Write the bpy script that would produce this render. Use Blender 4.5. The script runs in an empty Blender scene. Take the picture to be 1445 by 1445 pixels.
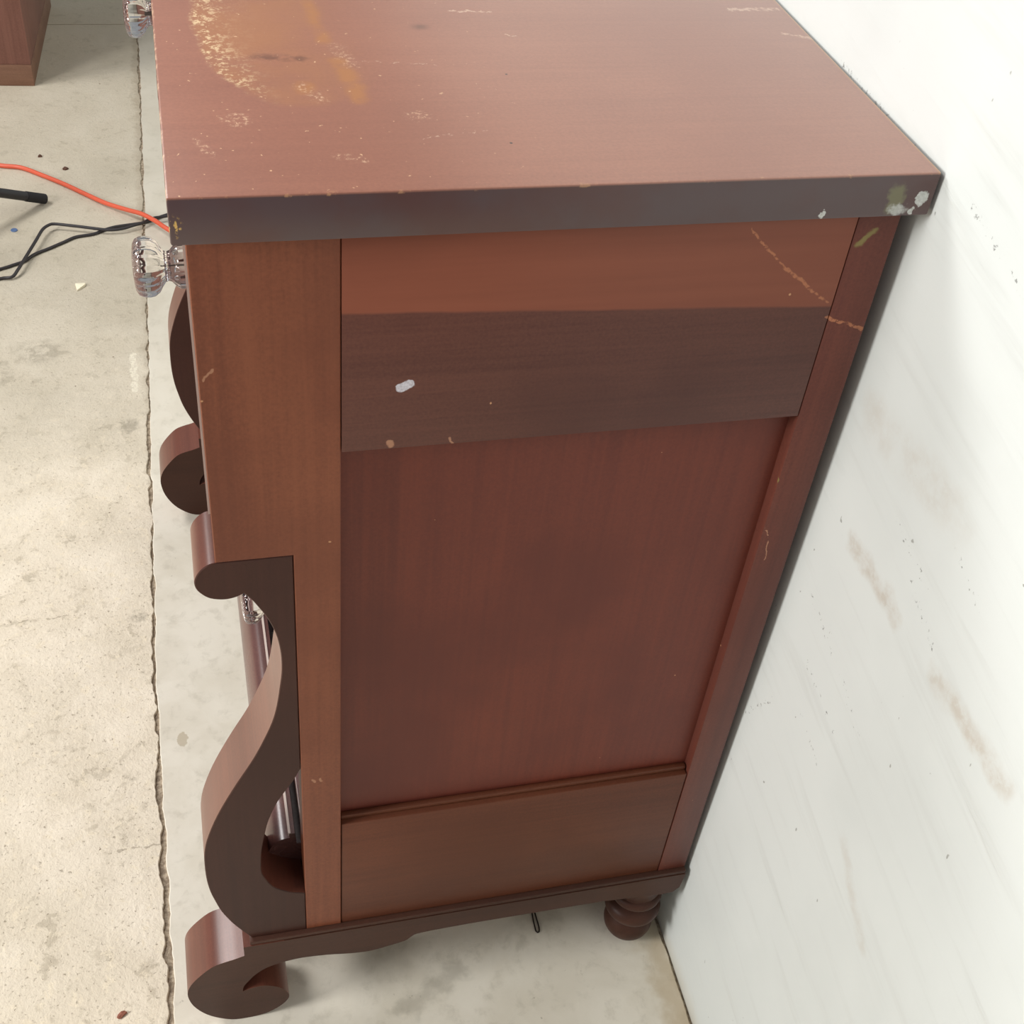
import bpy, bmesh, math, random
from mathutils import Vector, Matrix
random.seed(7)
sc = bpy.context.scene
COL = sc.collection

# ------------------------------------------------------------------ camera
cam_d = bpy.data.cameras.new('camera')
cam = bpy.data.objects.new('camera', cam_d); COL.objects.link(cam)
cam_d.sensor_width = 36.0; cam_d.lens = 36.0 * 1791.2 / 1445.0
cam_d.clip_start = 0.02; cam_d.clip_end = 60
RIGHT = Vector((0.9691365, -0.2293366, 0.0904389))
DOWN = Vector((-0.0906996, -0.6728218, -0.7342237))
FWD = Vector((0.2292336, 0.7033602, -0.6728569))
M3 = Matrix((RIGHT, -DOWN, -FWD)).transposed()
cam.matrix_world = Matrix.Translation((0.0096822, -0.7061346, 1.4507710)) @ M3.to_4x4()
sc.camera = cam

# ------------------------------------------------------------------ light
sc.view_settings.view_transform = 'Standard'
sc.view_settings.look = 'None'
sc.view_settings.gamma = 1.0
sc.view_settings.use_curve_mapping = False
sc.view_settings.exposure = 0.0
world = bpy.data.worlds.new('daylight_ambient'); sc.world = world
world.use_nodes = True
bg = world.node_tree.nodes['Background']
bg.inputs[0].default_value = (0.92, 0.96, 1.0, 1); bg.inputs[1].default_value = 0.27

def area(name, loc, target, sx, sy, power, color):
    l = bpy.data.lights.new(name, 'AREA'); l.shape = 'RECTANGLE'
    l.size = sx; l.size_y = sy; l.energy = power; l.color = color
    o = bpy.data.objects.new(name, l); COL.objects.link(o)
    o.location = loc
    o.rotation_euler = (Vector(target) - Vector(loc)).to_track_quat('-Z', 'Y').to_euler()
    return o
area('window_daylight', (-3.1, -0.40, 1.95), (0.2, 0.1, 0.5), 1.1, 1.2, 110, (1.0, 0.985, 0.96))
area('added_overhead_light', (-1.9, 1.9, 3.1), (0.0, 0.4, 0.6), 1.2, 0.9, 72, (1.0, 0.985, 0.965))  # unseen overhead lamp, added to lift the dresser top and upper wall

# ------------------------------------------------------------------ node helpers
class NT:
    def __init__(s, nt): s.nt = nt; s.n = nt.nodes; s.l = nt.links
    def put(s, sock, v):
        if v is None: return
        if isinstance(v, bpy.types.NodeSocket): s.l.new(v, sock)
        else:
            if sock.type == 'RGBA' and len(v) == 3: v = (*v, 1)
            sock.default_value = v
    def math(s, op, a, b=None, c=None, clamp=False):
        n = s.n.new('ShaderNodeMath'); n.operation = op; n.use_clamp = clamp
        for i, v in enumerate((a, b, c)): s.put(n.inputs[i], v)
        return n.outputs[0]
    def vec(s, op, a, b=None, scale=None):
        n = s.n.new('ShaderNodeVectorMath'); n.operation = op
        s.put(n.inputs[0], a); s.put(n.inputs[1], b)
        if scale is not None: s.put(n.inputs['Scale'], scale)
        return n.outputs['Value'] if op in ('DOT_PRODUCT', 'LENGTH', 'DISTANCE') else n.outputs[0]
    def noise(s, v, scale, detail=4, rough=0.55, dist=0.0, color=False):
        n = s.n.new('ShaderNodeTexNoise')
        s.put(n.inputs['Vector'], v); s.put(n.inputs['Scale'], scale)
        s.put(n.inputs['Detail'], detail); s.put(n.inputs['Roughness'], rough); s.put(n.inputs['Distortion'], dist)
        return n.outputs[1 if color else 0]
    def voronoi(s, v, scale):
        n = s.n.new('ShaderNodeTexVoronoi'); s.put(n.inputs['Vector'], v); s.put(n.inputs['Scale'], scale)
        return n.outputs['Distance']
    def ramp(s, f, a, b, lo=0.0, hi=1.0):
        n = s.n.new('ShaderNodeMapRange'); n.interpolation_type = 'SMOOTHSTEP'
        for i, v in enumerate((f, a, b, lo, hi)): s.put(n.inputs[i], v)
        return n.outputs[0]
    def mix(s, f, a, b, blend='MIX'):
        n = s.n.new('ShaderNodeMix'); n.data_type = 'RGBA'; n.blend_type = blend
        s.put(n.inputs[0], f); s.put(n.inputs[6], a); s.put(n.inputs[7], b)
        return n.outputs[2]
    def scale(s, v, xyz): return s.vec('MULTIPLY', v, xyz)
    def pos(s): return s.n.new('ShaderNodeNewGeometry').outputs['Position']
    def sep(s, v):
        n = s.n.new('ShaderNodeSeparateXYZ'); s.put(n.inputs[0], v); return n.outputs
    def stroke(s, P, A, B, w, soft=0.5):
        n = s.n.new('ShaderNodeGroup'); n.node_tree = STROKE
        s.put(n.inputs[0], P); s.put(n.inputs[1], A); s.put(n.inputs[2], B); s.put(n.inputs[3], w); s.put(n.inputs[4], soft)
        return n.outputs[0]
    def blob(s, P, C, R, soft=0.4):
        v = s.vec('DIVIDE', s.vec('SUBTRACT', P, C), R)
        return s.ramp(s.vec('LENGTH', v), 1.0, 1.0 - soft)
    def add(s, *f):
        o = f[0]
        for x in f[1:]: o = s.math('MAXIMUM', o, x)
        return o
    def mul(s, *f):
        o = f[0]
        for x in f[1:]: o = s.math('MULTIPLY', o, x)
        return o
    def bump(s, h, strength, dist=0.002):
        n = s.n.new('ShaderNodeBump'); s.put(n.inputs['Height'], h)
        n.inputs['Strength'].default_value = strength; n.inputs['Distance'].default_value = dist
        return n.outputs[0]

def make_stroke_group():
    g = bpy.data.node_groups.new('stroke_mask', 'ShaderNodeTree')
    for nm, t in (('P', 'NodeSocketVector'), ('A', 'NodeSocketVector'), ('B', 'NodeSocketVector'), ('W', 'NodeSocketFloat'), ('Soft', 'NodeSocketFloat')):
        g.interface.new_socket(nm, in_out='INPUT', socket_type=t)
    g.interface.new_socket('Mask', in_out='OUTPUT', socket_type='NodeSocketFloat')
    t = NT(g); i = g.nodes.new('NodeGroupInput').outputs; o = g.nodes.new('NodeGroupOutput')
    pa = t.vec('SUBTRACT', i[0], i[1]); ba = t.vec('SUBTRACT', i[2], i[1])
    h = t.math('DIVIDE', t.vec('DOT_PRODUCT', pa, ba), t.vec('DOT_PRODUCT', ba, ba), clamp=True)
    d = t.vec('LENGTH', t.vec('SUBTRACT', pa, t.vec('SCALE', ba, scale=h)))
    inner = t.math('MULTIPLY', i[3], t.math('SUBTRACT', 1.0, i[4]))
    g.links.new(t.ramp(d, i[3], inner), o.inputs[0])
    return g
STROKE = make_stroke_group()

def lin(r, g, b):
    f = lambda c: (c / 255 / 12.92) if c / 255 <= 0.04045 else ((c / 255 + 0.055) / 1.055) ** 2.4
    return (f(r), f(g), f(b))

def new_mat(name):
    m = bpy.data.materials.new(name); m.use_nodes = True
    t = NT(m.node_tree); b = m.node_tree.nodes['Principled BSDF']
    return m, t, b

def plain(name, color, rough=0.5, metal=0.0):
    m, t, b = new_mat(name)
    P = t.pos(); n = t.noise(P, 90, 3)
    t.put(b.inputs['Base Color'], t.mix(t.math('MULTIPLY', n, 0.35), color, tuple(c * 0.6 for c in color)))
    b.inputs['Roughness'].default_value = rough; b.inputs['Metallic'].default_value = metal
    return m

def wood(name, base, dark, axis='z', rough=0.42, marks=None, spec=0.45, coat=0.0, seed=0.0, blotch=0.5, bump=0.12, wide_w=0.34, fine_w=0.34):
    m, t, b = new_mat(name)
    P = t.pos()
    Q = t.vec('ADD', P, (seed, seed * 1.7, seed * 0.6))
    k = {'x': (2.2, 90, 90), 'y': (90, 2.2, 90), 'z': (90, 90, 2.2)}[axis]
    k2 = {'x': (1.2, 14, 14), 'y': (14, 1.2, 14), 'z': (14, 14, 1.2)}[axis]
    fine = t.noise(t.scale(Q, k), 1.6, 6, 0.65, 0.4)
    wide = t.noise(t.scale(Q, k2), 1.0, 4, 0.5, 0.8)
    blot = t.noise(Q, 5.5, 4, 0.55)
    speck = t.noise(Q, 420, 2, 0.6)
    f = t.math('ADD', t.math('ADD', t.math('MULTIPLY', fine, fine_w), (0.34 - fine_w) * 0.5), t.math('ADD', t.math('MULTIPLY', wide, wide_w), t.math('MULTIPLY', t.noise(Q, 3.5, 3), 0.34 - wide_w)))
    f = t.math('ADD', f, t.math('MULTIPLY', speck, 0.24))
    c = t.mix(t.ramp(f, 0.3, 0.64), base, dark)
    c = t.mix(t.math('MULTIPLY', t.ramp(blot, 0.45, 0.68), blotch), c, dark)
    r = t.math('ADD', t.math('MULTIPLY', blot, 0.16), rough - 0.08)
    cm = coat
    if marks:
        c, r, *k3 = marks(t, P, c, r)
        if k3: cm = t.math('MULTIPLY', k3[0], coat)
    t.put(b.inputs['Base Color'], c); t.put(b.inputs['Roughness'], r)
    b.inputs['Specular IOR Level'].default_value = spec
    t.put(b.inputs['Coat Weight'], cm); b.inputs['Coat Roughness'].default_value = 0.32
    h = t.math('ADD', t.math('MULTIPLY', fine, 0.5), t.math('MULTIPLY', speck, 0.35))
    t.put(b.inputs['Normal'], t.bump(h, bump, 0.0008))
    return m

CREAM = lin(226, 190, 160)
# ---- marks on the dresser's near side (plane y = 0.012) and on its top
def marks_side(t, P, c, r):
    W = t.vec('ADD', P, t.vec('SCALE', t.vec('SUBTRACT', t.noise(P, 130, 3, color=True), (0.5, 0.5, 0.5)), scale=0.006))
    y = 0.012
    brk = t.ramp(t.noise(P, 260, 3), 0.36, 0.52)
    s1 = t.add(t.stroke(W, (.393, y, 1.0135), (.4105, y, .997), .0013), t.stroke(W, (.4105, y, .997), (.4284, y, .980), .0014),
               t.stroke(W, (.4284, y, .98), (.4555, y, .9595), .0020), t.stroke(W, (.4555, y, .9595), (.4690, y, .9485), .0014),
               t.stroke(W, (.4736, y, .9354), (.5052, y, .9229), .0020))
    c = t.mix(t.mul(s1, brk, 0.6), c, lin(205, 135, 95))
    s2 = t.add(t.stroke(W, (.4760, y, .7162), (.4830, y, .700), .0009), t.stroke(W, (.4830, y, .700), (.4850, y, .676), .0009),
               t.stroke(W, (.079, y, .437), (.0815, y, .4355), .0022), t.stroke(W, (.0865, y, .4375), (.0875, y, .4345), .0016),
               t.stroke(W, (.012, y, .915), (.019, y, .923), .0014), t.stroke(W, (.1424, y, .8462), (.1432, y, .8440), .0030),
               t.stroke(W, (.188, y, .846), (.190, y, .8415), .0017), t.stroke(W, (.462, y, .775), (.4655, y, .769), .0013))
    c = t.mix(t.mul(s2, 0.7), c, lin(190, 140, 110))
    g = t.add(t.stroke(W, (.4795, y, .998), (.4905, y, 1.0095), .0032, .7), t.stroke(W, (.4735, y, .772), (.4715, y, .759), .0020))
    c = t.mix(t.mul(g, 0.6), c, lin(150, 145, 85))
    chip = t.add(t.stroke(W, (.1490, y, .8960), (.1558, y, .9000), .0044, .25), t.blob(W, (.1480, y, .8945), (.003, .02, .0022)))
    c = t.mix(chip, c, t.mix(t.noise(P, 500, 2), lin(150, 140, 148), lin(240, 238, 245)))
    sp = t.ramp(t.noise(P, 150, 1, 0.4), 0.83, 0.85)
    c = t.mix(sp, c, lin(200, 150, 110))
    return c, r

def marks_rail(t, P, c, r):
    # the upper board of the top rail kept a redder, less darkened finish above an uneven line
    z = t.sep(P)[2]; x = t.sep(P)[0]
    edge = t.math('ADD', t.math('ADD', z, t.math('MULTIPLY', x, 0.045)), t.math('MULTIPLY', t.math('SUBTRACT', t.noise(P, 14, 3), 0.5), 0.004))
    c2 = t.mix(t.math('MULTIPLY', t.noise(t.scale(P, (3, 60, 60)), 1.5, 5), 0.6), lin(146, 84, 63), lin(110, 58, 42))
    c = t.mix(t.ramp(edge, 0.9655, 0.9685), c, c2)
    return marks_side(t, P, c, r)

def marks_top(t, P, c, r):
    W = t.vec('ADD', P, t.vec('SCALE', t.vec('SUBTRACT', t.noise(P, 26, 4, color=True), (0.5, 0.5, 0.5)), scale=0.016))
    W2 = t.vec('ADD', P, t.vec('SCALE', t.vec('SUBTRACT', t.noise(P, 160, 4, color=True), (0.5, 0.5, 0.5)), scale=0.012))
    z = 1.060
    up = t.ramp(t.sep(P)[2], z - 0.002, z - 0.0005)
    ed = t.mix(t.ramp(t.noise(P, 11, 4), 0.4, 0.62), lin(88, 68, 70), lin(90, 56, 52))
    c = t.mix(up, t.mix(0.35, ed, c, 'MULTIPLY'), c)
    # amber patch where the finish has lifted, crisp on its front-left rim
    patch = t.blob(W, (.100, .262, z), (.076, .150, .5), .10)
    inner = t.ramp(t.vec('LENGTH', t.vec('DIVIDE', t.vec('SUBTRACT', W, (.100, .262, z)), (.076, .150, .5))), 0.55, 0.98)
    fade = t.ramp(t.math('ADD', t.sep(P)[0], t.math('MULTIPLY', t.noise(P, 24, 4), 0.07)), 0.200, 0.100)
    amber = t.mul(patch, t.ramp(t.noise(P, 22, 4), 0.25, 0.6, 0.35, 1.0), fade)
    c = t.mix(t.mul(amber, up, 0.55), c, lin(182, 122, 74))
    flake = t.ramp(t.noise(P, 190, 6, 0.75), 0.50, 0.60)
    rim = t.mul(flake, t.math('ADD', t.mul(inner, 0.95), 0.12), patch, t.ramp(t.sep(P)[0], 0.085, 0.045), up)
    c = t.mix(rim, c, lin(238, 205, 160))
    st = t.add(t.stroke(W, (.1265, .19, z), (.1370, .128, z), .011, .8), t.stroke(W, (.118, .30, z), (.121, .225, z), .009, .9), t.blob(W, (.100, .1475, z), (.012, .014, .3), .8))
    c = t.mix(t.mul(st, up, t.ramp(t.noise(P, 60, 4), 0.3, 0.6, 0.3, 1.0), 0.65), c, lin(186, 122, 62))
    # bare chips and nicks
    chips = t.add(t.blob(W2, (.0497, .1008, z), (.0125, .0125, .3), .5), t.blob(W2, (.1709, .1009, z), (.012, .010, .3), .6),
                  t.stroke(W2, (.0965, .150, z), (.1085, .129, z), .009, .8), t.stroke(W2, (.0225, .072, z), (.030, .052, z), .005, .8),
                  t.stroke(W2, (.108, .047, z), (.126, .040, z), .006, .9), t.stroke(W2, (.130, .215, z), (.137, .185, z), .010, .9))
    c = t.mix(t.mul(chips, t.ramp(t.noise(P, 300, 6, 0.75), 0.50, 0.62), up, 0.85), c, lin(226, 182, 148))
    line = t.add(t.stroke(W2, (.2290, .2830, z), (.2620, .2805, z), .0018), t.stroke(W2, (.47, .285, z), (.514, .286, z), .0045, .6),
                 t.stroke(W2, (.497, .236, z), (.520, .225, z), .003, .6), t.stroke(W2, (.168, .068, z), (.215, .078, z), .0007),
                 t.stroke(W2, (.145, .19, z), (.20, .183, z), .0008), t.stroke(W2, (.265, .235, z), (.275, .232, z), .0012))
    c = t.mix(t.mul(line, up, t.ramp(t.noise(P, 240, 4), 0.35, 0.6), 0.6), c, lin(232, 198, 172))
    dark = t.add(t.mul(t.stroke(W2, (.070, .199, z), (.102, .195, z), .009, .9), t.ramp(t.noise(P, 120, 4), 0.35, 0.6)), t.blob(W, (.20, .252, z), (.012, .008, .3), .9))
    c = t.mix(t.mul(dark, up, 0.5), c, lin(70, 35, 22))
    holes = t.add(t.blob(P, (.2265, .0585, z), (.0013, .0013, .3)), t.blob(P, (.248, .1650, z), (.0012, .0012, .3)))
    c = t.mix(t.mul(holes, up), c, lin(50, 22, 15))
    dust = t.mul(t.ramp(t.noise(P, 240, 2, 0.5), 0.72, 0.76), t.ramp(t.sep(P)[0], 0.30, 0.12), up)
    c = t.mix(dust, c, lin(225, 180, 140))
    # worn arris along the front and the near edge
    ex = t.ramp(t.math('ADD', t.sep(P)[0], t.math('MULTIPLY', t.noise(P, 120, 4), 0.006)), 0.0045, 0.0025)
    c = t.mix(t.mul(ex, t.ramp(t.sep(P)[2], z - 0.0045, z - 0.002), t.ramp(t.noise(P, 70, 4), 0.46, 0.56)), c, lin(222, 184, 150))
    yz = t.math('ADD', t.math('ABSOLUTE', t.math('SUBTRACT', t.sep(P)[2], z)), t.math('ABSOLUTE', t.sep(P)[1]))
    ey = t.mul(t.ramp(yz, 0.0028, 0.0014), t.ramp(t.noise(P, 75, 5, 0.7), 0.58, 0.66))
    c = t.mix(t.mul(ey, 0.7), c, lin(190, 140, 100))
    bk = t.mul(t.ramp(t.sep(P)[0], 0.5165, 0.5185), up)
    c = t.mix(t.mul(bk, 0.7), c, lin(190, 140, 90))
    # paint knocks on the near edge
    y = 0.0
    pg = t.mul(t.blob(W2, (.4905, y, 1.0400), (.0085, .02, .0150), .5), 0.75)
    c = t.mix(pg, c, lin(120, 118, 80))
    pw = t.add(t.mul(t.blob(W2, (.4940, y, 1.0325), (.0085, .02, .0060), .5), 0.8), t.blob(W2, (.5110, y, 1.0405), (.0055, .02, .0065), .2),
               t.blob(W2, (.5045, y, 1.0310), (.0030, .02, .0035), .3), t.blob(W2, (.4375, y, 1.0305), (.0030, .02, .0030), .3))
    c = t.mix(pw, c, t.mix(t.noise(P, 420, 2), lin(150, 150, 140), lin(238, 240, 238)))
    pe = t.mul(t.blob(W2, (.0028, y, 1.0405), (.0055, .02, .0085), .5), t.ramp(t.noise(P, 300, 3), 0.5, 0.58))
    c = t.mix(pe, c, lin(205, 165, 90))
    return c, r, up

M = {}
M['top'] = wood('top_wood', lin(174, 114, 90), lin(148, 93, 74), 'x', 0.36, marks_top, 0.7, 1.0, 1.3, 0.3, 0.06, 0.05, 0.18)
M['stile'] = wood('stile_wood', lin(142, 83, 58), lin(114, 63, 45), 'z', 0.42, marks_side, 0.28, 0, 2.1)
M['stile_back'] = wood('back_stile_wood', lin(116, 64, 51), lin(92, 50, 42), 'z', 0.42, marks_side, 0.28, 0, 5.2)
M['rail'] = wood('top_rail_wood', lin(104, 63, 52), lin(80, 46, 40), 'x', 0.42, marks_rail, 0.28, 0, 3.7)
M['rail_low'] = wood('bottom_rail_wood', lin(108, 61, 41), lin(86, 47, 32), 'x', 0.45, None, 0.25, 0, 4.4)
M['panel'] = wood('panel_wood', lin(120, 59, 44), lin(98, 48, 39), 'z', 0.42, marks_side, 0.28, 0, 6.1, 0.7, 0.06, 0.16)
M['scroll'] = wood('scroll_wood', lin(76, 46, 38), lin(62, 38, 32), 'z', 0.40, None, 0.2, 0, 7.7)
M['scroll_edge'] = wood('scroll_edge_wood', lin(118, 70, 55), lin(92, 53, 43), 'y', 0.32, None, 0.5, 0.10, 7.9)  # lighter tone for scroll faces not turned along y
M['base'] = wood('base_wood', lin(78, 49, 38), lin(62, 39, 31), 'x', 0.42, None, 0.2, 0, 8.3)
M['drawer'] = wood('drawer_wood', lin(104, 68, 62), lin(74, 46, 44), 'y', 0.28, None, 0.55, 0.2, 9.9)
M['raw'] = wood('unfinished_wood', lin(150, 116, 84), lin(110, 80, 56), 'y', 0.7, None, 0.2, 0, 12.0)
M['lit_edge'] = plain('lit_edge', lin(222, 205, 195), 0.4)  # white highlight of the drawer edges put into the bead colour
M['bg'] = wood('cabinet_wood', lin(142, 98, 86), lin(112, 74, 64), 'z', 0.45, None, 0.4, 0, 15.0, 0.3)
M['bg_plinth'] = wood('cabinet_plinth_wood', lin(140, 104, 84), lin(112, 80, 64), 'x', 0.5, None, 0.4, 0, 16.0, 0.3)
M['black'] = plain('black_metal', lin(42, 40, 44), 0.45)
M['rubber'] = plain('black_rubber', lin(30, 28, 32), 0.7)
M['orange'] = plain('orange_vinyl', lin(222, 96, 66), 0.45)
M['cord'] = plain('black_vinyl', lin(52, 48, 50), 0.5)
M['wire'] = plain('rusty_wire', lin(46, 34, 30), 0.5, 0.3)
M['steel'] = plain('screw_steel', lin(120, 110, 100), 0.35, 0.9)
M['blue'] = plain('blue_plastic', lin(92, 118, 160), 0.5)
M['paper'] = plain('cream_paper', lin(250, 242, 215), 0.8)
M['chipwood'] = plain('reddish_chip', lin(150, 92, 72), 0.7)
M['speck'] = plain('brown_crumb', lin(96, 66, 52), 0.8)

def glass():
    m, t, b = new_mat('pressed_glass')
    b.inputs['Base Color'].default_value = (0.97, 0.97, 0.98, 1)
    b.inputs['Transmission Weight'].default_value = 1.0
    b.inputs['IOR'].default_value = 1.46
    n = t.noise(t.pos(), 60, 2)
    t.put(b.inputs['Roughness'], t.math('MULTIPLY', n, 0.04))
    return m
M['glass'] = glass()

# ---- concrete
def concrete(name, smooth):
    m, t, b = new_mat(name)
    P = t.scale(t.pos(), (1, 1, 0.02))
    big = t.noise(P, 2.3, 5, 0.6); mid = t.noise(P, 9, 6, 0.62, 0.4); mot = t.noise(P, 38, 6, 0.65, 0.3); fine = t.noise(P, 170, 5, 0.7)
    if smooth:
        c = t.mix(t.ramp(mid, 0.35, 0.7), lin(233, 226, 211), lin(221, 213, 196))
        c = t.mix(t.mul(t.ramp(mot, 0.50, 0.72), 0.35), c, lin(178, 170, 152))
        pit = t.mul(t.ramp(t.noise(P, 110, 4, 0.6), 0.66, 0.72), t.ramp(mid, 0.5, 0.65))
        c = t.mix(t.mul(pit, 0.55), c, lin(128, 118, 100))
        W = t.vec('ADD', P, t.vec('SCALE', t.vec('SUBTRACT', t.noise(P, 40, 4, color=True), (0.5, 0.5, 0.5)), scale=0.05))
        stain = t.add(t.blob(W, (.07, .07, 0), (.035, .03, 1), .9), t.blob(W, (.17, .06, 0), (.06, .05, 1), .95), t.blob(W, (.36, .07, 0), (.05, .03, 1), .95), t.stroke(W, (.18, -.02, 0), (.25, .02, 0), .02, .9))
        c = t.mix(t.mul(stain, 0.34), c, lin(132, 124, 108))
        chip = t.blob(t.vec('ADD', P, t.vec('SCALE', t.vec('SUBTRACT', t.noise(P, 160, 3, color=True), (0.5, 0.5, 0.5)), scale=0.010)), (-.058, .42, 0), (.008, .014, 1), .2)
        c = t.mix(t.mul(chip, 0.6), c, lin(176, 160, 132))
        rust = t.mul(t.stroke(W, (.505, -.25, 0), (.500, .03, 0), .035, .9), 0.5)
        c = t.mix(rust, c, lin(176, 150, 104))
        c = t.mix(t.ramp(t.math('ADD', t.sep(P)[1], t.math('MULTIPLY', big, 0.6)), 1.0, 2.0, 0.0, 0.5), c, lin(182, 175, 160))  # far end greyed: light falloff put into the colour
        h = t.math('ADD', t.math('MULTIPLY', fine, 0.3), mot)
        t.put(b.inputs['Normal'], t.bump(h, 0.12, 0.002))
    else:
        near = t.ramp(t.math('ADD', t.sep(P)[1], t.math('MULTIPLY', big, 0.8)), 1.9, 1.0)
        c = t.mix(t.ramp(mid, 0.32, 0.7), lin(244, 232, 212), lin(230, 217, 195))
        c = t.mix(t.mul(t.ramp(big, 0.42, 0.62), 0.5), c, lin(214, 202, 180))
        scale_m = t.mul(t.ramp(mot, 0.54, 0.62), t.ramp(mid, 0.42, 0.6))
        c = t.mix(t.mul(scale_m, 0.45), c, lin(170, 158, 136))
        c = t.mix(t.math('MULTIPLY', t.math('SUBTRACT', 1.0, near), 0.62), c, lin(172, 164, 147))  # greyer far concrete, with the fall-off of light mixed into its colour
        lift = t.mul(t.ramp(t.noise(P, 55, 6, 0.7, 0.5), 0.55, 0.64), 0.65, near)
        c = t.mix(lift, c, lin(240, 226, 200))
        pit = t.ramp(t.noise(P, 190, 5, 0.72), 0.60, 0.69)
        c = t.mix(t.mul(pit, t.math('ADD', t.mul(near, 0.5), 0.15)), c, lin(150, 132, 106))
        W = t.vec('ADD', P, t.vec('SCALE', t.vec('SUBTRACT', t.noise(P, 60, 4, color=True), (0.5, 0.5, 0.5)), scale=0.04))
        st = t.add(t.blob(W, (-.127, .37, 0), (.014, .013, 1), .5), t.blob(W, (-.112, .66, 0), (.022, .016, 1), .6), t.blob(W, (-.30, .27, 0), (.02, .03, 1), .8),
                   t.blob(W, (-.275, 1.36, 0), (.06, .05, 1), .7), t.blob(W, (-.34, 1.3, 0), (.03, .05, 1), .8), t.blob(W, (-.12, 1.12, 0), (.02, .03, 1), .6))
        c = t.mix(t.mul(st, t.ramp(mot, 0.40, 0.56, 0.1, 1.0), 0.55), c, lin(150, 141, 124))
        W3 = t.vec('ADD', P, t.vec('SCALE', t.vec('SUBTRACT', t.noise(P, 45, 5, color=True), (0.5, 0.5, 0.5)), scale=0.02))
        pale = t.stroke(W3, (-.107, 1.33, 0), (-.104, 1.22, 0), .008, .4)
        c = t.mix(t.mul(pale, t.ramp(fine, 0.42, 0.55, 0.2, 1.0), 0.75), c, lin(240, 232, 212))
        hair = t.add(t.stroke(W3, (-.40, .672, 0), (-.215, .676, 0), .0016), t.stroke(W3, (-.157, .255, 0), (-.088, .258, 0), .0020))
        c = t.mix(t.mul(hair, 0.45), c, lin(132, 118, 98))
        crumbs = t.ramp(t.noise(P, 75, 2, 0.5), 0.765, 0.79)
        c = t.mix(t.mul(crumbs, 0.8), c, lin(110, 88, 70))
        edge = t.ramp(t.math('ADD', t.sep(P)[0], t.math('MULTIPLY', t.noise(P, 30, 5, 0.65), 0.05)), -0.068, -0.050)
        c = t.mix(t.mul(edge, 0.40), c, lin(150, 134, 112))
        h = t.math('ADD', t.math('ADD', t.math('MULTIPLY', fine, 0.5), mot), t.math('MULTIPLY', pit, -0.6))
        t.put(b.inputs['Normal'], t.bump(h, 0.55, 0.004))
    t.put(b.inputs['Base Color'], c)
    b.inputs['Roughness'].default_value = 0.72; b.inputs['Specular IOR Level'].default_value = 0.25
    return m
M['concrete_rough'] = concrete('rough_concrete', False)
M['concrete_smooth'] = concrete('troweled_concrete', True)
def dirt():
    m, t, b = new_mat('joint_dirt')
    P = t.pos()
    c = t.mix(t.ramp(t.noise(P, 120, 5, 0.7), 0.4, 0.62), lin(138, 122, 104), lin(188, 172, 150))
    t.put(b.inputs['Base Color'], c); b.inputs['Roughness'].default_value = 0.95
    t.put(b.inputs['Normal'], t.bump(t.noise(P, 160, 5), 0.6, 0.004))
    return m
M['dirt'] = dirt()

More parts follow.
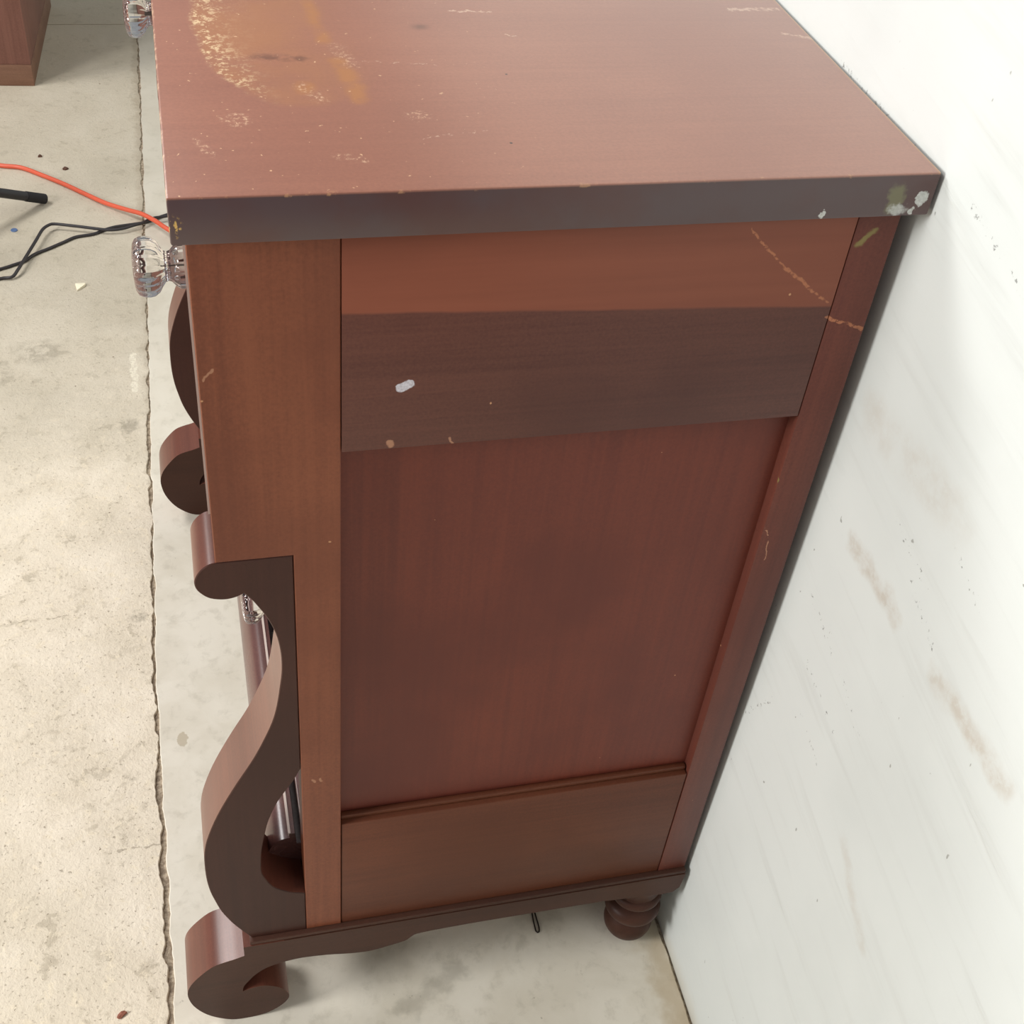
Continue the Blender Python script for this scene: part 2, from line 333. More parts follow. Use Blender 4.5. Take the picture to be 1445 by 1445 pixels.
def plaster():
    m, t, b = new_mat('white_plaster')
    P = t.pos()
    PW = t.scale(P, (0, 1, 1))
    # trowel direction: strokes run down and towards the viewer
    u = t.vec('DOT_PRODUCT', PW, (0, 0.985, 0.17)); v = t.vec('DOT_PRODUCT', PW, (0, -0.17, 0.985))
    n = t.n.new('ShaderNodeCombineXYZ'); t.put(n.inputs[0], t.math('MULTIPLY', u, 4.0)); t.put(n.inputs[1], t.math('MULTIPLY', v, 42.0))
    streak = t.noise(n.outputs[0], 1.0, 5, 0.6, 0.3)
    big = t.noise(P, 3.0, 4); mid = t.noise(P, 16, 5, 0.6)
    c = t.mix(t.ramp(big, 0.4, 0.65), lin(221, 225, 222), lin(214, 218, 215))
    c = t.mix(t.mul(t.ramp(streak, 0.52, 0.74), 0.36), c, lin(200, 202, 198))
    W = t.vec('ADD', PW, t.vec('SCALE', t.vec('SUBTRACT', t.noise(P, 26, 4, color=True), (0.5, 0.5, 0.5)), scale=0.03))
    W2 = t.vec('ADD', PW, t.vec('SCALE', t.vec('SUBTRACT', t.noise(P, 150, 3, color=True), (0.5, 0.5, 0.5)), scale=0.008))
    sm = t.add(t.stroke(W, (0, -.051, .752), (0, -.131, .752), .015, .9), t.stroke(W, (0, -.197, .752), (0, -.300, .757), .016, .9),
               t.mul(t.stroke(W, (0, -.02, .86), (0, -.15, .87), .03, .95), 0.6), t.mul(t.stroke(W, (0, -.19, .52), (0, -.26, .47), .012, .9), 0.5))
    c = t.mix(t.mul(sm, t.ramp(mid, 0.3, 0.6, 0.2, 1.0), t.ramp(t.noise(P, 70, 5, 0.7), 0.35, 0.6, 0.4, 1.0), 0.62), c, lin(186, 172, 154))
    brk = t.ramp(t.noise(P, 230, 4, 0.6), 0.58, 0.66)
    sc_ = t.add(t.stroke(W2, (0, .182, 1.058), (0, .10, 1.056), .006, .7), t.stroke(W2, (0, .10, 1.056), (0, .03, 1.056), .004, .7),
                t.stroke(W2, (0, .012, .452), (0, -.025, .520), .0035), t.stroke(W2, (0, -.09, .815), (0, -.15, .80), .004), t.stroke(W2, (0, -.13, .79), (0, -.19, .765), .0035),
                t.stroke(W2, (0, -.02, .66), (0, -.08, .645), .004), t.stroke(W2, (0, -.05, .60), (0, -.13, .585), .004), t.stroke(W2, (0, -.07, .55), (0, -.12, .535), .003),
                t.stroke(W2, (0, -.10, .64), (0, -.15, .62), .004), t.stroke(W2, (0, -.16, .85), (0, -.21, .83), .003),
                t.stroke(W2, (0, -.03, 1.056), (0, -.13, 1.034), .003), t.stroke(W2, (0, .045, .56), (0, .02, .60), .003))
    c = t.mix(t.mul(sc_, brk, 0.75), c, lin(120, 120, 116))
    dots = t.ramp(t.noise(t.scale(P, (1, 1.6, 1)), 62, 2, 0.5), 0.755, 0.785)
    c = t.mix(t.mul(dots, 0.6), c, lin(120, 116, 108))
    low = t.mul(t.ramp(t.math('ADD', t.sep(P)[2], t.math('MULTIPLY', mid, 0.05)), 0.06, 0.015), 0.4)
    c = t.mix(low, c, lin(190, 176, 146))
    t.put(b.inputs['Base Color'], c); b.inputs['Roughness'].default_value = 0.5; b.inputs['Specular IOR Level'].default_value = 0.3
    h = t.math('ADD', t.math('ADD', t.math('MULTIPLY', streak, 0.8), t.math('MULTIPLY', mid, 0.6)), t.math('MULTIPLY', t.ramp(streak, 0.66, 0.72), 0.25))
    t.put(b.inputs['Normal'], t.bump(h, 0.22, 0.004))
    return m
M['plaster'] = plaster()

# ------------------------------------------------------------------ mesh helpers
def link(name, bm, mat, parent=None, smooth=None, loc=None):
    me = bpy.data.meshes.new(name)
    bmesh.ops.recalc_face_normals(bm, faces=bm.faces)
    bm.to_mesh(me); bm.free()
    mats = mat if isinstance(mat, (list, tuple)) else [mat]
    for m in mats: me.materials.append(m)
    if smooth is not None:
        me.shade_smooth(); me.set_sharp_from_angle(angle=math.radians(smooth))
    o = bpy.data.objects.new(name, me); COL.objects.link(o)
    if parent:
        o.parent = parent
        # meshes are written in world coordinates: undo the offsets of the parents
        q = parent; off = Vector((0, 0, 0))
        while q: off += q.location; q = q.parent
        if parent.type == 'EMPTY' or off.length: me.transform(Matrix.Translation(-off))
    return o

def tag(o, label=None, cat=None, group=None, kind=None):
    if label: o['label'] = label
    if cat: o['category'] = cat
    if group: o['group'] = group
    if kind: o['kind'] = kind
    return o

def empty(name, loc, label, cat, group=None):
    o = bpy.data.objects.new(name, None); COL.objects.link(o); o.location = loc; o.empty_display_size = 0.05
    return tag(o, label, cat, group)

def box(bm, x0, x1, y0, y1, z0, z1, bev=0.0, seg=2):
    b2 = bmesh.new()
    vs = [b2.verts.new(p) for p in ((x0, y0, z0), (x1, y0, z0), (x1, y1, z0), (x0, y1, z0), (x0, y0, z1), (x1, y0, z1), (x1, y1, z1), (x0, y1, z1))]
    for f in ((0, 3, 2, 1), (4, 5, 6, 7), (0, 1, 5, 4), (1, 2, 6, 5), (2, 3, 7, 6), (3, 0, 4, 7)): b2.faces.new([vs[i] for i in f])
    if bev: bmesh.ops.bevel(b2, geom=list(b2.edges), offset=bev, segments=seg, profile=0.5, affect='EDGES')
    join(bm, b2)

def join(bm, b2):
    me = bpy.data.meshes.new('tmp'); b2.to_mesh(me); b2.free(); bm.from_mesh(me); bpy.data.meshes.remove(me)

def boxo(name, mat, parent, *a, bev=0.0012, seg=2):
    bm = bmesh.new(); box(bm, *a, bev=bev, seg=seg)
    return link(name, bm, mat, parent, 40)

def prism_y(bm, pts, y0, y1, bev=0.0, faces=False):
    """outline in (x, z), extruded along y"""
    b2 = bmesh.new()
    a = [b2.verts.new((x, y0, z)) for x, z in pts]; c = [b2.verts.new((x, y1, z)) for x, z in pts]
    b2.faces.new(a); b2.faces.new(c[::-1])
    n = len(pts)
    for i in range(n): b2.faces.new((a[i], a[(i + 1) % n], c[(i + 1) % n], c[i]))
    bmesh.ops.recalc_face_normals(b2, faces=b2.faces)
    if bev:
        ed = [e for e in b2.edges if abs(e.verts[0].co.y - e.verts[1].co.y) < 1e-6]
        bmesh.ops.bevel(b2, geom=ed, offset=bev, segments=1, affect='EDGES')
    bmesh.ops.triangulate(b2, faces=[f for f in b2.faces if len(f.verts) > 4], ngon_method='EAR_CLIP')
    if faces:       # faces not turned along y take the second material
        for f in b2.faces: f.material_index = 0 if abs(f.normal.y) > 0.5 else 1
    join(bm, b2)

def prism_x(bm, pts, x0, x1):
    """outline in (y, z), extruded along x"""
    b2 = bmesh.new()
    a = [b2.verts.new((x0, y, z)) for y, z in pts]; c = [b2.verts.new((x1, y, z)) for y, z in pts]
    b2.faces.new(a); b2.faces.new(c[::-1]); n = len(pts)
    for i in range(n): b2.faces.new((a[i], a[(i + 1) % n], c[(i + 1) % n], c[i]))
    join(bm, b2)

def spline(pts, k=4):
    """Catmull-Rom through an open list of points"""
    o = []
    n = len(pts); dim = len(pts[0])
    for i in range(n - 1):
        p0 = pts[max(i - 1, 0)]; p1 = pts[i]; p2 = pts[i + 1]; p3 = pts[min(i + 2, n - 1)]
        for j in range(k):
            u = j / k
            o.append(tuple(0.5 * (2 * p1[d] + (p2[d] - p0[d]) * u + (2 * p0[d] - 5 * p1[d] + 4 * p2[d] - p3[d]) * u * u + (3 * p1[d] - p0[d] - 3 * p2[d] + p3[d]) * u ** 3) for d in range(dim)))
    o.append(tuple(pts[-1]))
    return o

def lathe(bm, prof, origin, axis='z', seg=48, flute=0, amp=0.0, mi=0):
    """profile of (radius, height, flute weight)"""
    rings = []
    for pr in prof:
        r, h = pr[0], pr[1]; fw = pr[2] if len(pr) > 2 else 0
        ring = []
        for i in range(seg):
            a = 2 * math.pi * i / seg
            rr = r * (1 + fw * amp * (abs(math.cos(flute * a / 2)) - 0.6)) if flute else r
            c, s = rr * math.cos(a), rr * math.sin(a)
            v = (c, s, h) if axis == 'z' else (-h, c, s)
            ring.append(bm.verts.new(Vector(origin) + Vector(v)))
        rings.append(ring)
    for k in range(len(rings) - 1):
        for i in range(seg):
            f = bm.faces.new((rings[k][i], rings[k][(i + 1) % seg], rings[k + 1][(i + 1) % seg], rings[k + 1][i])); f.material_index = mi
    f = bm.faces.new(rings[0][::-1]); f.material_index = mi
    f = bm.faces.new(rings[-1]); f.material_index = mi

def tube(bm, pts, r, seg=10, closed_ends=True):
    pts = [Vector(p) for p in pts]; rings = []
    up = Vector((0, 0, 1))
    for i, p in enumerate(pts):
        t = (pts[min(i + 1, len(pts) - 1)] - pts[max(i - 1, 0)]).normalized()
        s = t.cross(up)
        if s.length < 1e-4: s = t.cross(Vector((1, 0, 0)))
        s.normalize(); w = s.cross(t)
        rings.append([bm.verts.new(p + (s * math.cos(2 * math.pi * k / seg) + w * math.sin(2 * math.pi * k / seg)) * r) for k in range(seg)])
    for a, b in zip(rings, rings[1:]):
        for k in range(seg): bm.faces.new((a[k], a[(k + 1) % seg], b[(k + 1) % seg], b[k]))
    if closed_ends: bm.faces.new(rings[0][::-1]); bm.faces.new(rings[-1])

# ------------------------------------------------------------------ the setting
CRACK = [(-.080, -1.6), (-.086, -.6), (-.088, .019), (-.087, .089), (-.089, .166), (-.088, .268), (-.090, .357), (-.091, .479), (-.088, .686), (-.086, .894), (-.083, 1.117),
         (-.079, 1.330), (-.078, 1.522), (-.075, 1.766), (-.074, 1.981), (-.071, 2.185), (-.069, 2.41), (-.068, 2.617), (-.069, 2.811), (-.066, 3.4), (-.060, 6.0)]
def crack_x(y):
    for (x0, y0), (x1, y1) in zip(CRACK, CRACK[1:]):
        if y0 <= y <= y1: return x0 + (x1 - x0) * (y - y0) / (y1 - y0)
    return CRACK[0][0]
from mathutils import noise as mnoise
def rag(y, s):   # ragged broken edge
    return 0.0034 * mnoise.fractal(Vector((y * 26, s * 7.7, 0.3)), 0.8, 2.1, 5)
WX0, WX1 = 0.5125, 0.5225      # wall leans a little out of plumb
def wall_x(z): return WX0 + (WX1 - WX0) * z / 1.06

bm = bmesh.new(); box(bm, -4.0, 0.62, -1.6, 6.0, -0.10, -0.0032)
floor = tag(link('floor', bm, M['dirt']), 'concrete floor of poured slabs with a ragged dirty joint', None, None, 'structure')

def slab(name, left_line, right_line, mat):
    bm = bmesh.new(); rows = []
    for (xl, y), (xr, _) in zip(left_line, right_line):
        dx = 0.0010
        rows.append([bm.verts.new(v) for v in ((xl, y, -0.06), (xl, y, -dx), (xl + dx, y, 0), (xr - dx, y, 0), (xr, y, -dx), (xr, y, -0.06))])
    for a, b in zip(rows, rows[1:]):
        for k in range(5): bm.faces.new((a[k], a[k + 1], b[k + 1], b[k]))
    bm.faces.new(rows[0]); bm.faces.new(rows[-1][::-1])
    return link(name, bm, mat, floor)
ys = []
y = -1.6
while y < 6.0:
    ys.append(y); y += 0.004 if -0.1 < y < 1.4 else (0.008 if y < 3 else 0.05)
ys.append(6.0)
JY = 2.872
def half(y): return 0.0024 + 0.0007 * math.sin(y * 7.3) + 0.0016 * max(0.0, min(1.0, (0.5 - y) / 0.4)) 
near = [v for v in ys if v < JY - 0.002] + [JY - 0.002]; far = [JY + 0.002] + [v for v in ys if v > JY + 0.002]
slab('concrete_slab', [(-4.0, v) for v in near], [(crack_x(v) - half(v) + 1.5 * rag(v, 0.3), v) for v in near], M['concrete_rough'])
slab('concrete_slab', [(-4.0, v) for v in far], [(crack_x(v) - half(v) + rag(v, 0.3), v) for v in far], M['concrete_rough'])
slab('concrete_slab', [(crack_x(v) + half(v) * 0.7 + rag(v, 1.9) * 0.8, v) for v in ys], [(WX0 - 0.003 + 0.6 * rag(v, 4.0), v) for v in ys], M['concrete_smooth'])

# plaster wall: gently uneven sheet of real thickness
bm = bmesh.new()
NY, NZ = 150, 60
grid = []
for j in range(NZ + 1):
    z = -0.10 + 3.1 * j / NZ; row = []
    for i in range(NY + 1):
        yy = -1.6 + 7.6 * i / NY
        w = 0.0012 * math.sin(yy * 5.1 + z * 2.3) + 0.0008 * math.sin(yy * 11 - z * 9)
        row.append(bm.verts.new((wall_x(z) + w * (0.3 if 0 < yy < 1 else 1) + 0.0006, yy, z)))
    grid.append(row)
for j in range(NZ):
    for i in range(NY): bm.faces.new((grid[j][i], grid[j + 1][i], grid[j + 1][i + 1], grid[j][i + 1]))
ext = bmesh.ops.extrude_face_region(bm, geom=list(bm.faces))
bmesh.ops.translate(bm, verts=[v for v in ext['geom'] if isinstance(v, bmesh.types.BMVert)], vec=(0.12, 0, 0))
tag(link('wall_right', bm, M['plaster'], None, 40), 'scuffed white plaster wall behind the dresser', None, None, 'structure')

# ------------------------------------------------------------------ the chest of drawers
W = 0.945                       # overall width of the top along y
H, T = 1.060, 0.0332
Y0, Y1 = 0.012, W - 0.012       # carcass sides
X0, X1, XC = 0.0085, 0.5075, 0.0687
XS, XI = 0.1063, 0.4742
ZS, ZR, ZT, ZB = 0.7385, 0.356, 0.8406, 0.167
D = empty('chest_of_drawers', (0.26, W / 2, 0), 'reddish-brown antique chest of drawers with scroll columns, standing against the white wall', 'dresser')

bm = bmesh.new(); box(bm, 0.0, 0.520, 0.0, W, H - T, H, bev=0.0016, seg=2)
tag(link('top', bm, M['top'], D, 40), 'worn top board with an amber patch of lifted finish')

REC = 0.0125
def mirror(y): return W - y
def side_frame(f):
    """the framed end of the case: f maps a depth behind the near face to y"""
    def B(name, mat, x0, x1, d0, d1, z0, z1, bev=0.0008):
        a, b = sorted((f(d0), f(d1)))
        return boxo(name, mat, D, x0, x1, a, b, z0, z1, bev=bev)
    bm = bmesh.new()
    a, b = sorted((f(Y0), f(Y0 + 0.032)))
    prism_y(bm, [(X0, H - T), (XS - .0003, H - T), (XS - .0003, ZB), (XC, ZB), (XC, ZS), (X0, ZS)], a, b, 0.0008)
    link('front_stile', bm, M['stile'], D, 40)
    B('back_stile', M['stile_back'], XI + .0003, X1, Y0, Y0 + 0.032, ZB, H - T)
    B('top_rail', M['rail'], XS + .0003, XI - .0003, Y0, Y0 + 0.026, ZT, H - T, 0.0005)
    B('bottom_rail', M['rail_low'], XS + .0003, XI - .0003, Y0 + .0004, Y0 + 0.026, ZB, ZR, 0.0016)
    B('side_panel', M['panel'], XS - .004, XI + .004, Y0 + REC, Y0 + REC + 0.008, ZR - 0.006, ZT + 0.006, 0.0)
    B('panel_bead', M['rail_low'], XS + .0003, XI - .0003, Y0 + .0060, Y0 + REC, ZR - 0.001, ZR + 0.0065, 0.0022)
side_frame(lambda d: d); side_frame(mirror)

# back boards, top bearer rail, inner dividers
boxo('back_board', M['raw'], D, X1 - 0.012, X1 - 0.003, Y0 + 0.033, Y1 - 0.033, ZB + .002, H - T - .001, bev=0)
boxo('drawer_divider', M['drawer'], D, X0 + .001, 0.44, Y0 + 0.0325, Y1 - 0.0325, ZS, ZS + 0.020)
boxo('drawer_divider', M['drawer'], D, 0.0720, 0.44, Y0 + 0.0325, Y1 - 0.0325, 0.5090, 0.5230)
boxo('drawer_divider', M['drawer'], D, 0.0700, 0.44, Y0 + 0.0325, Y1 - 0.0325, 0.2930, 0.3110)
boxo('drawer_divider', M['drawer'], D, 0.0720, 0.44, Y0 + 0.0325, Y1 - 0.0325, ZB, ZB + 0.013)

# drawers
KNOB = [(0.0170, 0.0, 0), (0.0185, 0.0006, .5), (0.0185, 0.0060, .6), (0.0160, 0.0095, .7), (0.0126, 0.0125, .8), (0.0118, 0.0150, .8), (0.0125, 0.0172, .8),
        (0.0160, 0.0198, .9), (0.0205, 0.0225, 1), (0.0234, 0.0265, 1), (0.0243, 0.0310, 1), (0.0238, 0.0355, 1), (0.0222, 0.0388, 1), (0.0185, 0.0410, .6), (0.0120, 0.0420, .2), (0.0045, 0.0424, 0)]
def knob(parent, x, y, z):
    bm = bmesh.new()
    lathe(bm, KNOB, (x, y, z), 'x', 96, 16, 0.06, 0)
    lathe(bm, [(0.0012, -0.004), (0.0012, 0.026), (0.0001, 0.0262)], (x, y, z), 'x', 12, 0, 0, 1)
    return tag(link('knob', bm, [M['glass'], M['steel']], parent, 35), 'clear pressed-glass knob')

KY = (0.215, W - 0.215)
bm = bmesh.new(); box(bm, 0.0078, 0.030, Y0 + 0.0345, Y1 - 0.0345, ZS + 0.022, H - T - 0.004, bev=0.0008)
box(bm, 0.030, 0.43, Y0 + 0.050, Y1 - 0.050, ZS + 0.026, H - T - 0.03)
dr = link('drawer', bm, M['drawer'], D, 40)
bm = bmesh.new(); box(bm, 0.0068, 0.0100, Y0 + 0.0335, Y1 - 0.0335, ZS + 0.0215, ZS + 0.0245); box(bm, 0.0068, 0.0100, Y0 + 0.0335, Y0 + 0.0365, ZS + 0.0245, H - T - 0.004)
tag(link('edge_bead', bm, M['lit_edge'], dr), 'thin bead around the drawer edge, highlight put into its pale colour')
for ky in KY: knob(dr, 0.0080, ky, 0.880)

def flat_drawer(z0, z1):
    bm = bmesh.new(); box(bm, 0.0740, 0.092, Y0 + 0.0420, Y1 - 0.0420, z0, z1, bev=0.0012); box(bm, 0.092, 0.43, Y0 + 0.055, Y1 - 0.055, z0 + .005, z1 - 0.02)
    d = link('drawer', bm, M['drawer'], D, 40)
    for ky in (0.278, W - 0.278): knob(d, 0.0742, ky, (z0 + z1) / 2)
flat_drawer(0.3120, 0.5080); flat_drawer(0.5240, ZS - 0.003)

# bottom drawer: a boldly rounded front
bm = bmesh.new()
prof = [(0.090, 0.2700), (0.0650, 0.2700), (0.0635, 0.2900), (0.0585, 0.2900), (0.0575, 0.2885), (0.0575, 0.2850)]
n = 26
for i in range(n + 1):
    a = math.pi * i / n
    prof.append((0.0580 - 0.0265 * max(0.0, math.sin(a)) ** 0.75, 0.2335 + 0.0490 * math.cos(a)))
prof += [(0.0575, 0.1830), (0.0600, 0.1810), (0.090, 0.1810)]
prism_y(bm, prof, Y0 + 0.0420, Y1 - 0.0420)
box(bm, 0.090, 0.43, Y0 + 0.055, Y1 - 0.055, 0.190, 0.265)
dr3 = tag(link('drawer', bm, M['drawer'], D, 35), 'low bottom drawer with a rounded bulging front')
bm = bmesh.new(); box(bm, 0.0566, 0.0590, Y0 + 0.0425, Y1 - 0.0425, 0.2860, 0.2906)
tag(link('edge_bead', bm, M['lit_edge'], dr3), 'thin bead along the drawer top edge, highlight put into its pale colour')

# scroll columns
COL_L = [(.0089, .7384), (.0034, .7370), (-.0017, .7332), (-.0060, .7272), (-.0085, .7205), (-.0085, .7147), (-.0065, .7086), (-.0011, .7017), (.0046, .6981), (.0125, .6963), (.0185, .6967), (.0236, .6982), (.0287, .7011)]
COL_M = [(.0287, .7011), (.0353, .6912), (.0399, .6821), (.0446, .6722), (.0493, .6592), (.0530, .6444), (.0551, .6279), (.0557, .6130), (.0552, .5981), (.0533, .5814), (.0498, .5555), (.0447, .5322), (.0346, .5033),
         (.0239, .4778), (.0093, .4484), (-.0047, .4178), (-.0149, .3919), (-.0238, .3628), (-.0277, .3406), (-.0289, .3200), (-.0288, .2939), (-.0267, .2702), (-.0229, .2498), (-.0180, .2287), (-.0093, .2049), (-.0001, .1856), (.0099, .1672)]
HOLE = [(.0683, .2397), (.0546, .2453), (.0459, .2517), (.0362, .2614), (.0293, .2777), (.0256, .2927), (.0260, .3123), (.0275, .3324), (.0319, .3617), (.0358, .3811), (.0430, .4037), (.0511, .4213), (.0602, .4384), (.0654, .4508), (.0683, .4575)]
outline = spline(COL_L, 3)[:-1] + spline(COL_M, 3) + [(.0683, .1672)] + spline(HOLE, 3) + [(.0683, .7384)]
TH = 0.062
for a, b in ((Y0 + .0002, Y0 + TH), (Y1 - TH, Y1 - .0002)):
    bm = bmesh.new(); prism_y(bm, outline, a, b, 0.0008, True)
    link('scroll_column', bm, [M['scroll'], M['scroll_edge']], D, 32)

# base: side strips with shaped aprons, bead, front rail, scroll feet, turned back feet
FY = 0.006
APR = [(.0438, .1155), (.0626, .1174), (.0903, .1144), (.1133, .1093), (.1299, .1070), (.1400, .1069), (.1566, .1105), (.1767, .1159), (.1848, .1232), (.1914, .1274), (.2166, .1294), (.2626, .1304), (.3501, .1300), (.4109, .1295), (.4849, .1231), (.4985, .1240), (.5055, .1330)]
strip = spline(APR[:-3], 3) + APR[-3:] + [(.5078, .1574), (.5078, .1605), (.0438, .1605)]
FOOT1 = [(.0003, .1427), (-.0109, .1385), (-.0215, .1355), (-.0349, .1294), (-.0491, .1140), (-.0594, .0984), (-.0642, .0832), (-.0643, .0691), (-.0604, .0503), (-.0511, .0305), (-.0385, .0151), (-.0213, .0030), (-.0047, .0003), (.0122, .0018), (.0266, .0081), (.0381, .0186),
         (.0450, .0311), (.0445, .0430), (.0366, .0575), (.0258, .0658), (.0151, .0697), (.0042, .0681), (-.0055, .0643)]
FOOT2 = [(-.0055, .0643), (-.0036, .0752), (.0023, .0857), (.0109, .0982), (.0235, .1089), (.0371, .1137), (.0438, .1155)]
foot = spline(FOOT1, 3)[:-1] + spline(FOOT2, 3) + [(.0438, .1605), (.0003, .1605)]
for s in (0, 1):
    g = (lambda v: v) if s == 0 else mirror
    a, b = sorted((g(FY), g(FY + 0.028))); bm = bmesh.new(); prism_y(bm, strip, a, b); link('base_strip', bm, M['base'], D, 32)
    a, b = sorted((g(FY), g(FY + 0.066))); bm = bmesh.new(); prism_y(bm, foot, a, b, 0, True); link('scroll_foot', bm, [M['base'], M['scroll_edge']], D, 32)
    a, b = sorted((g(FY + .0008), g(FY + 0.028))); boxo('bead_molding', M['base'], D, 0.0075, 0.5078, a, b, 0.1605, ZB, bev=0.0012)
    prof = [(.0120, 0)] + [(0.0300 * math.sin(a), 0.0265 - 0.0272 * math.cos(a)) for a in [math.radians(v) for v in range(32, 136, 8)]] + [(.0205, .0490), (.0215, .0515)]
    prof += [(0.0235 + 0.0110 * math.sin(a), 0.0640 - 0.0115 * math.cos(a)) for a in [math.radians(v) for v in range(10, 175, 15)]]
    prof += [(.0230, .0770), (.0225, .0830), (.0250, .0855)] + [(0.0255 + 0.0065 * math.sin(a), 0.0930 - 0.0070 * math.cos(a)) for a in [math.radians(v) for v in range(10, 175, 20)]] + [(.0260, .1020), (.0285, .1060), (.0285, .131)]
    bm = bmesh.new(); lathe(bm, prof, (0.4675, g(0.0365), 0), 'z', 40); link('turned_foot', bm, M['base'], D, 40)
boxo('front_base_rail', M['base'], D, 0.045, 0.068, FY + 0.067, W - FY - 0.067, 0.118, 0.1665)
boxo('bottom_board', M['raw'], D, 0.069, 0.495, Y0 + 0.033, Y1 - 0.033, 0.150, 0.1665, bev=0)

# ------------------------------------------------------------------ things on the floor and behind
C = empty('cabinet', (-0.32, 2.492, 0), 'plain brown wooden cabinet standing on the floor behind, cut by the top left corner', 'cabinet')
def cbox(name, mat, *a, bev=0.002):
    bm = bmesh.new(); box(bm, *a, bev=bev)
    me = bpy.data.meshes.new(name); bm.to_mesh(me); bm.free(); me.materials.append(mat); me.shade_smooth(); me.set_sharp_from_angle(angle=math.radians(40))
    o = bpy.data.objects.new(name, me); COL.objects.link(o); o.parent = C; return o
C.rotation_euler = (0, 0, math.radians(-3.0))
cbox('plinth', M['bg_plinth'], -0.90, 0.0, 0.0, 0.505, 0.0, 0.054)
cbox('body', M['bg'], -0.899, -0.001, 0.001, 0.503, 0.054, 0.74)
cbox('cabinet_top', M['bg'], -0.91, 0.010, -0.010, 0.515, 0.74, 0.765)

S = empty('light_stand', (-0.5555, 1.70, 0), 'black metal stand leg reaching in over the concrete from the left', 'stand')
hub = Vector((-0.5555, 1.70, 0.187))
for k, tip in enumerate([(-0.279, 1.910, 0.0105), (-0.84, 1.91, 0.0105), (-0.55, 1.35, 0.0105)]):
    tip = Vector(tip); d = (hub - tip).normalized()
    bm = bmesh.new(); tube(bm, [tip + d * 0.045, hub], 0.0100, 16); lg = link('leg', bm, M['black'], S, 40)
    bm = bmesh.new(); tube(bm, [tip, tip + d * 0.003, tip + d * 0.048], 0.0110, 16); link('rubber_tip', bm, M['rubber'], lg, 40)
bm = bmesh.new(); tube(bm, [hub - Vector((0, 0, .03)), hub + Vector((0, 0, 0.95))], 0.013, 16); link('pole', bm, M['black'], S, 40)
bm = bmesh.new(); tube(bm, [hub - Vector((0, 0, .025)), hub + Vector((0, 0, .025))], 0.026, 20); link('collar', bm, M['black'], S, 40)

def cord(name, pts, r, mat, label, z=None):
    zz = z or (lambda i, n: r)
    p3 = [(x, y, zz(i, len(pts))) for i, (x, y) in enumerate(pts)]
    bm = bmesh.new(); tube(bm, spline(p3, 5), r, 10)
    return tag(link(name, bm, mat, None, 60), label, 'cord')
OR = [(-.80, 2.10), (-.55, 2.13), (-.45, 2.11), (-.379, 2.077), (-.334, 2.064), (-.288, 2.026), (-.242, 1.984), (-.197, 1.937), (-.152, 1.887), (-.108, 1.845), (-.079, 1.816), (-.051, 1.781), (-.026, 1.744), (.05, 1.66), (.16, 1.58), (.32, 1.53), (.49, 1.47)]
def zor(i, n): return {8: .008, 9: .014, 10: .0200, 11: .0220, 12: .0220, 13: .013}.get(i, 0.0050)
cord('extension_cord', OR, 0.0050, M['orange'], 'orange extension cord curving across the concrete floor', zor)
C1 = [(-.70, 1.50), (-.50, 1.58), (-.357, 1.647), (-.335, 1.659), (-.312, 1.673), (-.294, 1.697), (-.266, 1.718), (-.237, 1.741), (-.214, 1.759), (-.179, 1.768), (-.157, 1.783), (-.132, 1.795), (-.081, 1.806), (-.056, 1.817), (-.029, 1.836), (.06, 1.88), (.2, 1.95), (.36, 2.0), (.495, 2.01)]
C2 = [(-.70, 1.44), (-.50, 1.52), (-.41, 1.585), (-.356, 1.611), (-.333, 1.611), (-.322, 1.629), (-.312, 1.662), (-.301, 1.699), (-.290, 1.735), (-.279, 1.774), (-.268, 1.792), (-.255, 1.797), (-.218, 1.788), (-.194, 1.782), (-.170, 1.776), (-.144, 1.772), (-.119, 1.774), (-.099, 1.782), (-.076, 1.793), (-.056, 1.809), (-.028, 1.816), (.06, 1.845), (.2, 1.88), (.36, 1.90), (.495, 1.88)]
cord('power_cord', C1, 0.0032, M['cord'], 'black power cord taking the straighter slanting line beneath the orange cord')
def zc2(i, n):
    return {4: .0060, 5: .0105, 6: .0115, 7: .0125, 8: .014, 9: .0145, 10: .0140, 11: .0138, 12: .0130, 13: .0120, 14: .0108, 15: .0092, 16: .0100, 17: .0112, 18: .0120, 19: .0120, 20: .0118, 21: .0085}.get(i, 0.0034)
cord('power_cord', C2, 0.0032, M['cord'], 'black power cord with the tall loop bend left of the glass knob', zc2)

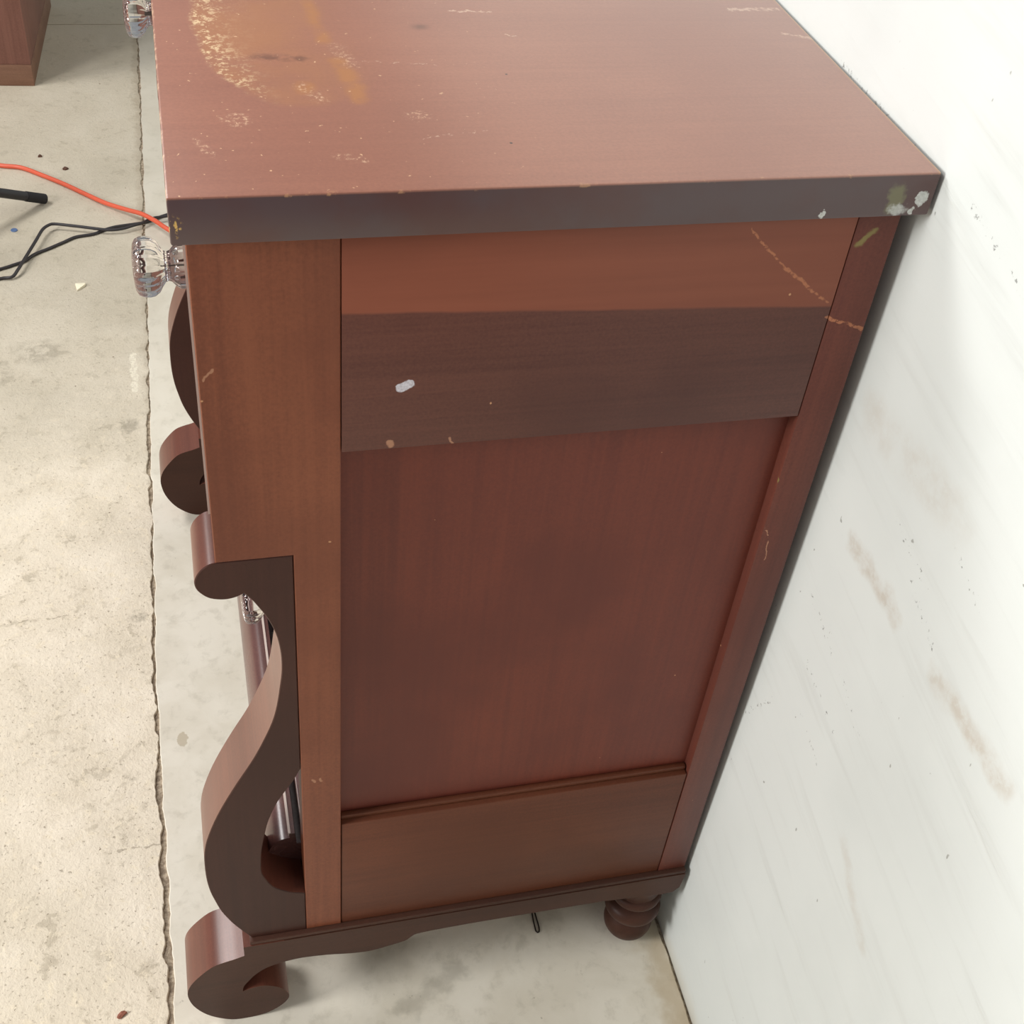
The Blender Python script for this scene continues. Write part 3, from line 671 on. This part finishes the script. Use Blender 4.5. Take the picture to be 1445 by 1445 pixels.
def flake(name, pts, h, mat, label, cat, dome=0.0):
    bm = bmesh.new()
    a = [bm.verts.new((x, y, 0.0002)) for x, y in pts]; cx = sum(p[0] for p in pts) / len(pts); cy = sum(p[1] for p in pts) / len(pts)
    b = [bm.verts.new((cx + (x - cx) * .92, cy + (y - cy) * .92, h + (k % 3) * dome)) for k, (x, y) in enumerate(pts)]
    t = bm.verts.new((cx, cy, h + dome * 2)); n = len(pts)
    bm.faces.new(a[::-1])
    for i in range(n):
        bm.faces.new((a[i], a[(i + 1) % n], b[(i + 1) % n], b[i])); bm.faces.new((b[i], b[(i + 1) % n], t))
    return tag(link(name, bm, mat, None), label, cat)
def ring(cx, cy, rx, ry, n, rot=0.0, jit=0.0):
    o = []
    for i in range(n):
        a = 2 * math.pi * i / n; k = 1 + random.uniform(-jit, jit)
        x, y = rx * k * math.cos(a), ry * k * math.sin(a)
        o.append((cx + x * math.cos(rot) - y * math.sin(rot), cy + x * math.sin(rot) + y * math.cos(rot)))
    return o
flake('plastic_disc', ring(-.338, 1.801, .0070, .0075, 14, .4), .0016, M['blue'], 'small blue plastic disc lying on the concrete near the cords', 'disc')
flake('paper_scrap', [(-.2135, 1.583), (-.1930, 1.581), (-.1945, 1.572), (-.2095, 1.556)], .003, M['paper'], 'small cream triangular scrap on the concrete below the cords', 'scrap', .001)
flake('wood_chip', ring(-.143, .036, .0065, .0030, 9, .6, .2), .0022, M['chipwood'], 'reddish chip on rough concrete at the bottom left', 'chip', .0006)
flake('crumb', ring(-.296, 2.123, .0050, .0045, 7, .2, .3), .003, M['speck'], 'dark brown crumb just above the orange cord, farther from the joint', 'crumb', .001)
flake('crumb', ring(-.241, 2.060, .0075, .0050, 8, .1, .3), .003, M['speck'], 'reddish brown crumb just above the orange cord, nearer the joint', 'crumb', .001)
HP = [(.356, .090), (.356, .075), (.3553, .066), (.3550, .057), (.3550, .051), (.3563, .0485), (.3585, .0490), (.3597, .053), (.3600, .060), (.3598, .068), (.3595, .090)]
bm = bmesh.new(); tube(bm, spline([(x, y, .0012) for x, y in HP], 4), .00085, 8)
tag(link('hairpin', bm, M['wire'], None, 60), 'thin dark wire hairpin on the floor under the dresser side', 'hairpin')
